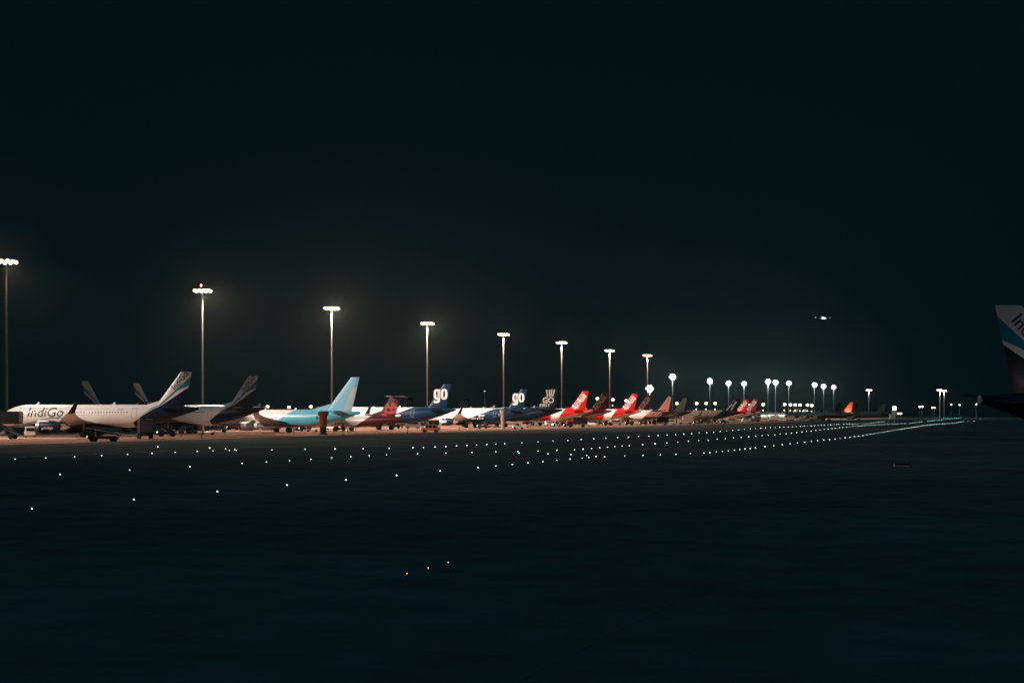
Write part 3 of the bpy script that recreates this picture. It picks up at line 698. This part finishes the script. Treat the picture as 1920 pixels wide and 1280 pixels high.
# ---------------------------------------------------------------- amber street lamps
def street_lamp(px, py, Y, label, lens=LMA, k=1.0, low=True, group='amber lamps along the service road'):
    z = CH+(HZ-py)/F*Y; p = Vector(((px-960)/F*Y, Y, 0)); t = thing('street_lamp', label, 'street lamp', p, 0, group)
    finish(mk(lambda bm: (tube(bm, (0, 0, 0), (0, 0, z-.3), .13, .09, 8), box(bm, (0, -.3, z-.3), (.12, .7, .1))))(), 'pole', steel, t)
    h = k*Y*.00082+.1
    finish(mk(lambda bm: (box(bm, (0, -.35, z), (2*h*.95, .5, 2*h*.8), 0), box(bm, (0, -.35, z+h*.9), (2*h*1.1, .7, h*.2), 1)))(), 'lamp_head', [lens, darkm], t)
    if low: finish(mk(lambda bm: box(bm, (-.2, -.3, z-11/F*Y), (h*.5, .4, h*.6)))(), 'lower_lamp', lens, t)
    return t
am = [(1120, 747), (1149, 749), (1174, 751), (1247, 755), (1269, 756), (1306, 756), (1324, 756), (1341, 756), (1405, 758.5), (1431, 758), (1471, 758), (1482, 758.5), (1491, 758.8), (1500, 759), (1514, 759), (1522, 760)]
an = ['beside the shadowed AirAsia fin', 'right of the shadowed AirAsia fin', 'touching the second bright AirAsia fin', 'small and dim, left of the ornamented fin', 'right of the salmon ornamented fin',
      'over the warm grey fuselage, left of three', 'over the warm grey fuselage, middle of three', 'over the warm grey fuselage, right of three', 'between the two far AirAsia fins', 'alone right of the far AirAsia fins',
      'under the small twin rooftop lamps', 'yellowish, second of the far six', 'third of the far six', 'behind the left small turboprop fin', 'fifth of the far six', 'last of the far six']
for i, ((px, py), nm) in enumerate(zip(am, an)):
    street_lamp(px, py, 900+i*6, 'amber square lamp '+nm, k=(.5 if i in (3, 8) else .95))
for px, py, nm in ((502, 762, 'left of three'), (542, 763, 'middle and dimmest of three'), (583, 762, 'right of three')):
    street_lamp(px, py, 560, 'gold lamp just over the aqua jet roof, '+nm, k=.9, low=False, group='gold lamps behind the aqua jet')
for px, py, nm in ((1724.5, 762, 'left of the pink and white twin poles'), (1729, 762, 'right of the pink and white twin poles'), (1748, 764, 'left of the yellow twin lamps'), (1752, 764, 'right of the yellow twin lamps')):
    street_lamp(px, py, 1300, 'tall far lamp, '+nm, k=.45, low=False, group='far twin lamps', lens=LMS if px < 1740 else LMA)
for px, py, nm in ((1783.5, 758, 'left'), (1799, 758.7, 'middle'), (1830.6, 757.5, 'right, apart from the others')):
    street_lamp(px, py, 1500, 'tiny white lamp far right above the horizon, '+nm, k=.2, low=False, group='tiny horizon lamps', lens=LMS)

# ---------------------------------------------------------------- ground vehicles and equipment
def wheels(t, pts, r, w=.22):
    for x, y in pts:
        o = cached(('vw', r, w), 'wheel', mk(lambda bm: (lathe(bm, [(-w/2, r*.6), (-w/2, r*.92), (-w/4, r), (w/4, r), (w/2, r*.92), (w/2, r*.6)], 'y', 16), )), rubber, t)
        o.location = (x, y, r)
def place(px, py, rz=0.): p = gnd(px, py); return (p.x, p.y, .012), rz
LF = math.pi+.0   # nose pointing to image left
def suv(px, py, label):
    (l, r) = place(px, py, math.pi-.12); t = thing('sport_utility_vehicle', label, 'car', l, r, None)
    bm = bmesh.new(); box(bm, (0, 0, .72), (4.1, 1.75, .55), 0); box(bm, (-.25, 0, 1.02), (3.9, 1.7, .08), 0); bevel(bm, .06); finish(bm, 'body', vorange, t)
    bm = bmesh.new(); box(bm, (-.35, 0, 1.38), (2.7, 1.6, .62), 0, (.86, .85)); bevel(bm, .05); c = finish(bm, 'cabin', glass, t)
    bm = bmesh.new(); box(bm, (-.35, 0, 1.72), (2.3, 1.38, .07), 0); bevel(bm, .02); finish(bm, 'roof', vorange, c)
    for sx in (-1.5, -.45, .65):
        for sy in (-1, 1): finish(mk(lambda bm: tube(bm, (-.35+sx*.9+.12, sy*.79, 1.06), (-.35+sx*.78+.1, sy*.70, 1.7), .05))(), 'window_pillar', vorange, c)
    wheels(t, [(1.3, .8), (1.3, -.8), (-1.3, .8), (-1.3, -.8)], .38)
    for sy in (-.6, .6):
        o = finish(mk(lambda bm: lathe(bm, [(0, .13), (.05, .1)], 'x', 10))(), 'headlight', LMA, t); o.location = (2.05, sy, .82)
    bm = bmesh.new(); tube(bm, (-2.0, .35, .95), (-2.18, .35, .95), .36, .36, 14); finish(bm, 'spare_wheel', rubber, t)
    return t
suv(807, 810.5, 'orange sport utility vehicle with lit headlight driving left on the apron')
def tractor(px, py, label, m=darkm, s=1.0, rz=math.pi, group='baggage tractors'):
    (l, r) = place(px, py, rz); t = thing('baggage_tractor', label, 'tow tractor', l, r, group, s)
    bm = bmesh.new(); box(bm, (0, 0, .62), (2.9, 1.4, .5)); box(bm, (.85, 0, .98), (1.1, 1.25, .3), 0, (.85, .9)); box(bm, (-1.0, 0, .95), (.7, 1.3, .25)); bevel(bm, .04); finish(bm, 'body', m, t)
    bm = bmesh.new(); box(bm, (-.25, 0, 1.9), (1.5, 1.3, .07)); 
    for x, y in ((.4, .58), (.4, -.58), (-.9, .58), (-.9, -.58)): tube(bm, (x, y, .85), (x, y, 1.88), .035, seg=6)
    finish(bm, 'canopy', m, t)
    bm = bmesh.new(); box(bm, (-.45, 0, 1.0), (.5, 1.0, .14)); box(bm, (-.7, 0, 1.3), (.1, 1.0, .5)); finish(bm, 'seat', rubber, t)
    wheels(t, [(.95, .6), (.95, -.6), (-.95, .6), (-.95, -.6)], .36)
    o = finish(mk(lambda bm: lathe(bm, [(0, .09), (.05, .07)], 'x', 8))(), 'headlight', LMS, t); o.location = (1.47, .45, .75)
    return t
def cart(px, py, label, m=vred, rz=math.pi, covered=True, s=1.0, group='baggage carts'):
    (l, r) = place(px, py, rz); t = thing('baggage_cart', label, 'baggage cart', l, r, group, s)
    bm = bmesh.new(); box(bm, (0, 0, .5), (2.8, 1.5, .12)); tube(bm, (1.4, 0, .5), (2.2, 0, .4), .04, seg=6); finish(bm, 'deck', greyp, t)
    if covered:
        bm = bmesh.new(); box(bm, (0, 0, 1.75), (2.8, 1.5, .08), 0, (.96, .9))
        for x in (-1.35, 0, 1.35):
            for y in (-.7, .7): tube(bm, (x, y, .55), (x, y, 1.72), .03, seg=6)
        finish(bm, 'canopy', m, t)
        bm = bmesh.new(); box(bm, (1.36, 0, 1.15), (.03, 1.4, 1.1)); finish(bm, 'curtain', m, t)
    wheels(t, [(1.0, .6), (1.0, -.6), (-1.0, .6), (-1.0, -.6)], .22, .14)
    return t
def van(px, py, label, m=vwhite, rz=math.pi, L=4.8, H=2.1, W=1.8, group='vans', s=1.0):
    (l, r) = place(px, py, rz); t = thing('van', label, 'van', l, r, group, s)
    bm = bmesh.new(); box(bm, (-.25, 0, H*.55), (L-.5, W, H*.75), 0, (.96, .9)); box(bm, (L/2-.5, 0, .75), (1.0, W*.96, .7), 0, (.8, .95), -.1); bevel(bm, .08); finish(bm, 'body', m, t)
    bm = bmesh.new(); box(bm, (L/2-.72, 0, H*.70), (.5, W*.86, H*.3), 0, (.5, .95), -.2); finish(bm, 'windscreen', glass, t)
    for sg in (1, -1):
        bm = bmesh.new(); box(bm, (-.1, sg*W*.468, H*.70), (L*.62, .05, H*.22)); finish(bm, 'side_window', glass, t)
    bm = bmesh.new(); box(bm, (-L/2+.01, 0, H*.68), (.05, W*.75, H*.26)); finish(bm, 'rear_window', glass, t)
    wheels(t, [(L/2-.9, W/2-.12), (L/2-.9, -W/2+.12), (-L/2+.9, W/2-.12), (-L/2+.9, -W/2+.12)], .35)
    return t
def truck(px, py, label, m=vwhite, cm=vwhite, rz=math.pi, L=6.5, H=3.2, lift=0., group='box trucks', name='box_truck', s=1.0):
    (l, r) = place(px, py, rz); t = thing(name, label, 'truck', l, r, group, s)
    bm = bmesh.new(); box(bm, (-.9, 0, lift+(H+.9)/2), (L-2, 2.3, H-.9)); bevel(bm, .05); bx = finish(bm, 'cargo_box', m, t)
    bm = bmesh.new(); box(bm, (-L/2+.09, 0, lift+(H+.9)/2), (.05, 2.0, H-1.3)); finish(bm, 'roller_door', greyp, bx)
    bm = bmesh.new(); box(bm, (L/2-.85, 0, 1.25), (1.7, 2.1, 1.5), 0, (.85, .95), -.1); bevel(bm, .08); c = finish(bm, 'cab', cm, t)
    bm = bmesh.new(); box(bm, (L/2-.12, 0, 1.6), (.2, 1.8, .6), 0, (.3, .95), -.12); finish(bm, 'windscreen', glass, c)
    bm = bmesh.new(); box(bm, (-.3, 0, .68), (L-.8, 1.0, .2)); finish(bm, 'chassis', darkm, t)
    if lift:
        bm = bmesh.new()
        for sy in (-.8, .8):
            tube(bm, (-2.4, sy, .8), (.6, sy, lift+.85), .08, seg=6); tube(bm, (.6, sy, .8), (-2.4, sy, lift+.85), .08, seg=6)
        finish(bm, 'scissor_lift', steel, t)
    wheels(t, [(L/2-1.1, .95), (L/2-1.1, -.95), (-L/2+1.4, .95), (-L/2+1.4, -.95)], .45, .3)
    return t
def belt_loader(px, py, label, rz=math.pi, m=darkm, group='belt loaders'):
    (l, r) = place(px, py, rz); t = thing('belt_loader', label, 'belt loader', l, r, group)
    bm = bmesh.new(); box(bm, (0, 0, .65), (4.4, 1.7, .45)); box(bm, (1.6, .5, 1.05), (1.0, .6, .5)); bevel(bm, .04); finish(bm, 'body', m, t)
    bm = bmesh.new(); v = box(bm, (0, -.2, 0), (5.6, .8, .22)); bmesh.ops.rotate(bm, verts=bm.verts, cent=(0, 0, 0), matrix=Matrix.Rotation(-.17, 3, 'Y')); bmesh.ops.translate(bm, verts=bm.verts, vec=(.2, 0, 1.5)); finish(bm, 'conveyor', m, t)
    bm = bmesh.new()
    for x in (-1.2, .4, 1.9): tube(bm, (x, -.62, 1.3+.17*x), (x, -.62, 2.0+.17*x), .035, seg=6)
    tube(bm, (-1.2, -.62, 1.8), (1.9, -.62, 2.3), .035, seg=6); finish(bm, 'handrail', alum, t)
    bm = bmesh.new(); box(bm, (1.4, .5, 1.55), (.6, .6, .75), 0, (.8, .9)); finish(bm, 'driver_cab', glass, t)
    wheels(t, [(1.5, .75), (1.5, -.75), (-1.5, .75), (-1.5, -.75)], .45)
    o = finish(mk(lambda bm: lathe(bm, [(0, .14), (.05, .1)], 'x', 10))(), 'headlight', LMA, t); o.location = (2.22, .6, .75)
    return t
def column(px, py, label, m, H=5.0, w=1.8, dark=darkm):
    (l, r) = place(px, py, 0); t = thing('equipment_column', label, 'equipment column', l, .15, 'equipment columns')
    finish(mk(lambda bm: lathe(bm, [(0, w*.42), (.15, w*.42), (.2, w*.34), (1.6, w*.34)], 'z', 20))(), 'base', dark, t, True)
    finish(mk(lambda bm: lathe(bm, [(1.6, w*.38), (2.3, w*.40), (3.6, w*.42), (H-1.0, w*.44)], 'z', 20))(), 'shaft', m, t, True)
    h = finish(mk(lambda bm: lathe(bm, [(H-1.0, w*.44), (H-.85, w*.56), (H-.1, w*.58), (H, w*.52)], 'z', 20))(), 'flared_top', m, t, True)
    finish(mk(lambda bm: box(bm, (-w*.62, -.1, H-1.35), (.5, .5, .5)))(), 'junction_box', vwhite, t)
    return t
column(606, 814.5, 'orange column with flared top on dark base in front of the aqua jet', corange, 4.75, 1.9)
column(943, 804, 'pale grey column with flared top in front of the second go jet', cgrey, 5.3, 1.6, cgrey)
belt_loader(194, 828, 'dark belt loader with lit headlamp under the white IndiGo fuselage')
truck(6, 823, 'dark raised catering truck at the left frame edge beside the IndiGo nose', darkm, darkm, math.pi, 6.0, 3.0, 1.6, 'catering trucks', 'catering_truck')
van(56, 820, 'small white van seen from behind beneath the IndiGo lettering', rz=math.pi*.62, L=3.6, H=2.1)
truck(272, 822.5, 'tall dark box truck below the rear of the white IndiGo jet', darkm, darkm, math.pi*.62, 5.4, 3.3)
tractor(313, 818, 'dark tractor just right of the dark box truck', darkm, 1.1)
for i, (px, py, m, nm) in enumerate(((334, 812, vred, 'red one nearest the dark tractor'), (347, 812.5, vgreen, 'green one, second from the left'), (360, 812, vblue, 'blue one in the middle'), (373, 812.5, vgreen, 'green one, second from the right'), (389, 815, vred, 'dull red one at the right end'))):
    cart(px, py, 'covered baggage cart below the dim IndiGo jet, '+nm, m)
cart(30, 815, 'red and white striped baggage cart at far left by the dark truck', vred)
tractor(972, 805, 'white tractor on the apron right of the grey column', vwhite)
tractor(437, 806, 'small dark tractor at the aqua jet nose', darkm)
rnd = random.Random(11)
more = [(548, 806, 'c', vred), (559, 807, 'c', vgreen), (572, 808, 't', darkm), (585, 809, 'c', vwhite), (625, 806, 'v', vwhite), (637, 808, 't', darkm), (760, 802, 'c', vred), (774, 803, 'v', vwhite), (787, 802, 'c', vgreen), (741, 803, 't', darkm), (760, 799, 'b', cream),
        (905, 803, 't', darkm), (922, 801, 'c', vred), (960, 799, 'b', vwhite), (983, 801, 'c', vred), (1000, 799, 'c', vgreen), (1030, 799, 'c', vwhite), (1043, 799.5, 't', vwhite), (1056, 799, 'c', vred), (1082, 801, 'b', darkm), (1066, 800, 't', darkm),
        (1112, 798.5, 'v', vwhite), (1125, 798, 'c', vblue), (1140, 797.5, 't', darkm), (1155, 796.5, 'v', vwhite), (1180, 796.5, 't', darkm), (1206, 796, 't', darkm), (1238, 796.5, 'b', darkm), (1256, 796, 'v', vwhite), (1271, 795.6, 'c', vred), (1286, 795.6, 'b', tanp),
        (1306, 795, 't', darkm), (1322, 794, 'v', vwhite), (1340, 793.6, 'c', vgreen), (1356, 793.4, 't', darkm), (1372, 792, 'v', vwhite), (1398, 791, 'v', vwhite), (1416, 790.6, 'b', vwhite), (1432, 790.2, 'v', tanp), (1450, 789.8, 'b', tanp), (1466, 789.4, 'v', vwhite), (1480, 789, 'b', tanp), (1535, 788, 'v', vwhite)]
KN = {'c': 'covered baggage cart', 't': 'tow tractor', 'v': 'van', 'b': 'box truck'}
CN = {vred.name: 'red', vgreen.name: 'green', darkm.name: 'dark', vwhite.name: 'white', cream.name: 'cream', tanp.name: 'tan', vblue.name: 'blue'}
WH = [(600, 'left of the orange column'), (650, 'right of the orange column'), (800, 'under the maroon turboprop and first go jet'), (945, 'left of the grey column'), (1010, 'between the grey column and the red jets'), (1070, 'under the first bright AirAsia jet'),
      (1165, 'under the AirAsia jets'), (1245, 'under the dim AirAsia tail'), (1300, 'under the ornamented fins'), (1380, 'below the warm grey fuselage'), (1440, 'below the far AirAsia fins'), (1600, 'far off by the small turboprops')]
seen = {}
for px, py, k, m in more:
    where = next(w for a, w in WH if px < a)
    lab = '%s %s %s' % (CN[m.name], KN[k], where)
    n_ = seen.get(lab, 0); seen[lab] = n_+1
    if n_: lab = ('next ', 'third ', 'fourth ')[n_-1]+lab+', counting rightward'
    rz = math.pi+rnd.uniform(-.35, .35)
    if k == 'c': cart(px, py, lab, m, rz)
    if k == 't': tractor(px, py, lab, m, 1, rz)
    if k == 'v': van(px, py, lab, m, rz, group='vans')
    if k == 'b': truck(px, py, lab, m, m, rz, group='box trucks')
# marker posts and cones
posts = [(378, 822, 'left, below the dim IndiGo jet'), (340, 819, 'far left, below the dim IndiGo jet'), (643, 815, 'just right of the orange column base'), (551, 813, 'left of the orange column'), (652, 812, 'second right of the orange column'), (667, 811, 'third right of the orange column'), (764, 814, 'tall, left of the orange car'), (861, 807, 'right of the orange car'), (1406, 796, 'below the far AirAsia fins')]
for px, py, nm in posts:
    (l, r) = place(px, py); t = thing('marker_post', 'short dark marker post on the apron, '+nm, 'marker post', l, 0, 'marker posts on the apron edge')
    cached(('mp',), 'post', mk(lambda bm: (tube(bm, (0, 0, .05), (0, 0, .95), .09, .07, 10), box(bm, (0, 0, .03), (.45, .45, .06)))), vred, t)
    cached(('mpc',), 'cap', mk(lambda bm: tube(bm, (0, 0, .95), (0, 0, 1.05), .12, .1, 10)), darkm, t)
# guidance sign near right
(l, r) = place(1692, 882); t = thing('guidance_sign', 'low dark airfield sign with faint red strip, alone at lower right', 'airfield sign', l, .1)
finish(mk(lambda bm: box(bm, (0, 0, .38), (1.2, .16, .26)))(), 'cabinet', darkm, t)
finish(mk(lambda bm: box(bm, (0, -.105, .33), (1.1, .02, .11)))(), 'lit_panel', LMD, t)
for x in (-.45, .45): finish(mk(lambda bm: tube(bm, (x, 0, 0), (x, 0, .25), .04))(), 'leg', steel, t)

# ---------------------------------------------------------------- far buildings
def building(px0, px1, ytop, Y, label, m, depth=25, windows=0, wm=None):
    x0, x1 = (px0-960)/F*Y, (px1-960)/F*Y; h = CH+(HZ-ytop)/F*Y; cx = (x0+x1)/2
    t = thing('terminal_building', label, 'building', (cx, Y+depth/2, 0), 0, 'low buildings at the end of the apron')
    finish(mk(lambda bm: box(bm, (0, 0, h/2-.2), (x1-x0, depth, h-.4)))(), 'wall', m, t)
    finish(mk(lambda bm: box(bm, (0, 0, h), (x1-x0+1.5, depth+1.5, .5)))(), 'roof', steel, t)
    n = max(2, int((x1-x0)/6))
    for i in range(n):
        o = cached(('bw', wm.name if wm else ''), 'window', mk(lambda bm: (box(bm, (0, 0, 0), (3.0, .12, 1.3)),)), wm or glass, t, False)
        o.location = (-(x1-x0)/2+(i+.5)*(x1-x0)/n, -depth/2-.04, h*.62)
    return t
LMWIN = lamp_mat('lit window', (.9, 1, .93), .35)
building(1513, 1556, 772, 1420, 'far long low building with lit roof strip right of the turboprops', greyp, wm=LMWIN)
building(1416, 1472, 773.2, 1250, 'far low tan building behind the parked vans', bldg)
building(500, 590, 762.8, 620, 'low dark building edge just over the aqua jet roof', bldg, depth=12)
# lit control structure at the far right
Yt = 1350; p = Vector(((1677-960)/F*Yt, Yt, 0)); t = thing('control_tower', 'small far tower with orange and white lit levels right of the grey fin', 'tower', p, 0)
finish(mk(lambda bm: (box(bm, (0, 0, 4), (3, 3, 8)), box(bm, (-2, 0, 2.2), (5, 4, 4.4))))(), 'shaft', bldg, t)
finish(mk(lambda bm: (box(bm, (0, 0, 11.9), (3.4, 3.4, .5)), box(bm, (0, 0, 9.7), (3.8, 3.8, .4))))(), 'deck', steel, t)
finish(mk(lambda bm: box(bm, (0, 0, 10.8), (2.6, 2.6, 1.6)))(), 'cab', LMA, t)
finish(mk(lambda bm: box(bm, (0, 0, 8.7), (2.8, 2.8, .9)))(), 'lit_level', LMA, t)
for i, (px, nm) in enumerate(((1684, 'left'), (1689, 'right'))):
    street_lamp(px, 783-8, 1300, 'low orange lamp at the end of the row, '+nm, k=.6, low=False, group='low orange lamps')

# ---------------------------------------------------------------- aircraft in the air
Ya = 3300; pa = at(1543, 596.5, Ya); Sa = 1.0
t = thing('flying_airliner', 'approaching airliner in the dark sky with landing lights on', 'airliner', pa-Vector((0, 0, 3.0)), -math.pi/2+.04)
sp = SPEC['a320']
b_ = fus_bm(sp); finish(b_, 'fuselage', white, t, True)
finish(fin_bm(fin_geo(sp)), 'tail_fin', white, t, True)
for sg in (1, -1):
    finish(wing_bm(sp, sg), 'wing', cream, t, True)
    finish(stab_bm(sp, sg), 'horizontal_stabiliser', cream, t, True)
    finish(mk(lambda bm: lathe(bm, [(sp['ex'], sp['er']*.9), (sp['ex']-1.5, sp['er']), (sp['ex']-4, sp['er']*.7)], 'x', 14, 0, (0, sg*sp['ey'], sp['ez'])))(), 'engine', cream, t, True)
    o = finish(mk(lambda bm: lathe(bm, [(0, .85), (.3, .5)], 'x', 10))(), 'landing_light', LMS2, t); o.location = (7.6, 2.6*sg, 2.8)
    o = finish(mk(lambda bm: lathe(bm, [(0, .35), (.3, .2)], 'x', 8))(), 'wingtip_light', LMS, t); o.location = (-1.5, 17.3*sg, 4.5)

# ---------------------------------------------------------------- haze
bm = bmesh.new(); box(bm, (0, 2150, 129.5), (5400, 5100, 261)); hz = finish(bm, 'haze', [])
hz['kind'] = 'stuff'; hz['label'] = 'thin night haze hanging over the whole airfield'; hz['category'] = 'haze'
m = bpy.data.materials.new('haze volume'); m.use_nodes = True; nt = m.node_tree; nt.nodes.remove(nt.nodes['Principled BSDF'])
pv = nt.nodes.new('ShaderNodeVolumePrincipled'); pv.inputs['Color'].default_value = (.72, .90, .86, 1); pv.inputs['Density'].default_value = .000013; pv.inputs['Anisotropy'].default_value = .85
nt.links.new(pv.outputs['Volume'], nt.nodes['Material Output'].inputs['Volume']); hz.data.materials.append(m)

# ---------------------------------------------------------------- sky, moonless night
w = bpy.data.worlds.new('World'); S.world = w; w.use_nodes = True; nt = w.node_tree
bg = nt.nodes['Background']; tc = nt.nodes.new('ShaderNodeTexCoord'); sx = nt.nodes.new('ShaderNodeSeparateXYZ')
rp = nt.nodes.new('ShaderNodeValToRGB'); nt.links.new(tc.outputs['Generated'], sx.inputs[0]); nt.links.new(sx.outputs['Z'], rp.inputs['Fac'])
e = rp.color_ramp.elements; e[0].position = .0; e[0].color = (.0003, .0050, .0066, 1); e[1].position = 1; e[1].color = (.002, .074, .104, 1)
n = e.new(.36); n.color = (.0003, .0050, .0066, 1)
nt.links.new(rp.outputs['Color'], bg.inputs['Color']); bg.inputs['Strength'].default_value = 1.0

# ---------------------------------------------------------------- camera
cd = bpy.data.cameras.new('camera'); cam = bpy.data.objects.new('camera', cd); COL.objects.link(cam); S.camera = cam
cd.sensor_width = 36; cd.lens = F*36/1920; cam.location = (0, 0, CH); cam.rotation_euler = (math.pi/2, 0, 0)
cd.shift_y = (HZ-640)/1920; cd.clip_end = 12000; cd.clip_start = .1
S.view_settings.view_transform = 'Standard'; S.view_settings.look = 'None'; S.view_settings.gamma = 1; S.view_settings.exposure = 0
c = S.cycles; c.max_bounces = 4; c.diffuse_bounces = 2; c.glossy_bounces = 2; c.volume_bounces = 0; c.transparent_max_bounces = 4
c.use_denoising = True; c.sample_clamp_indirect = 4; c.filter_width = 1.6; c.use_light_tree = True
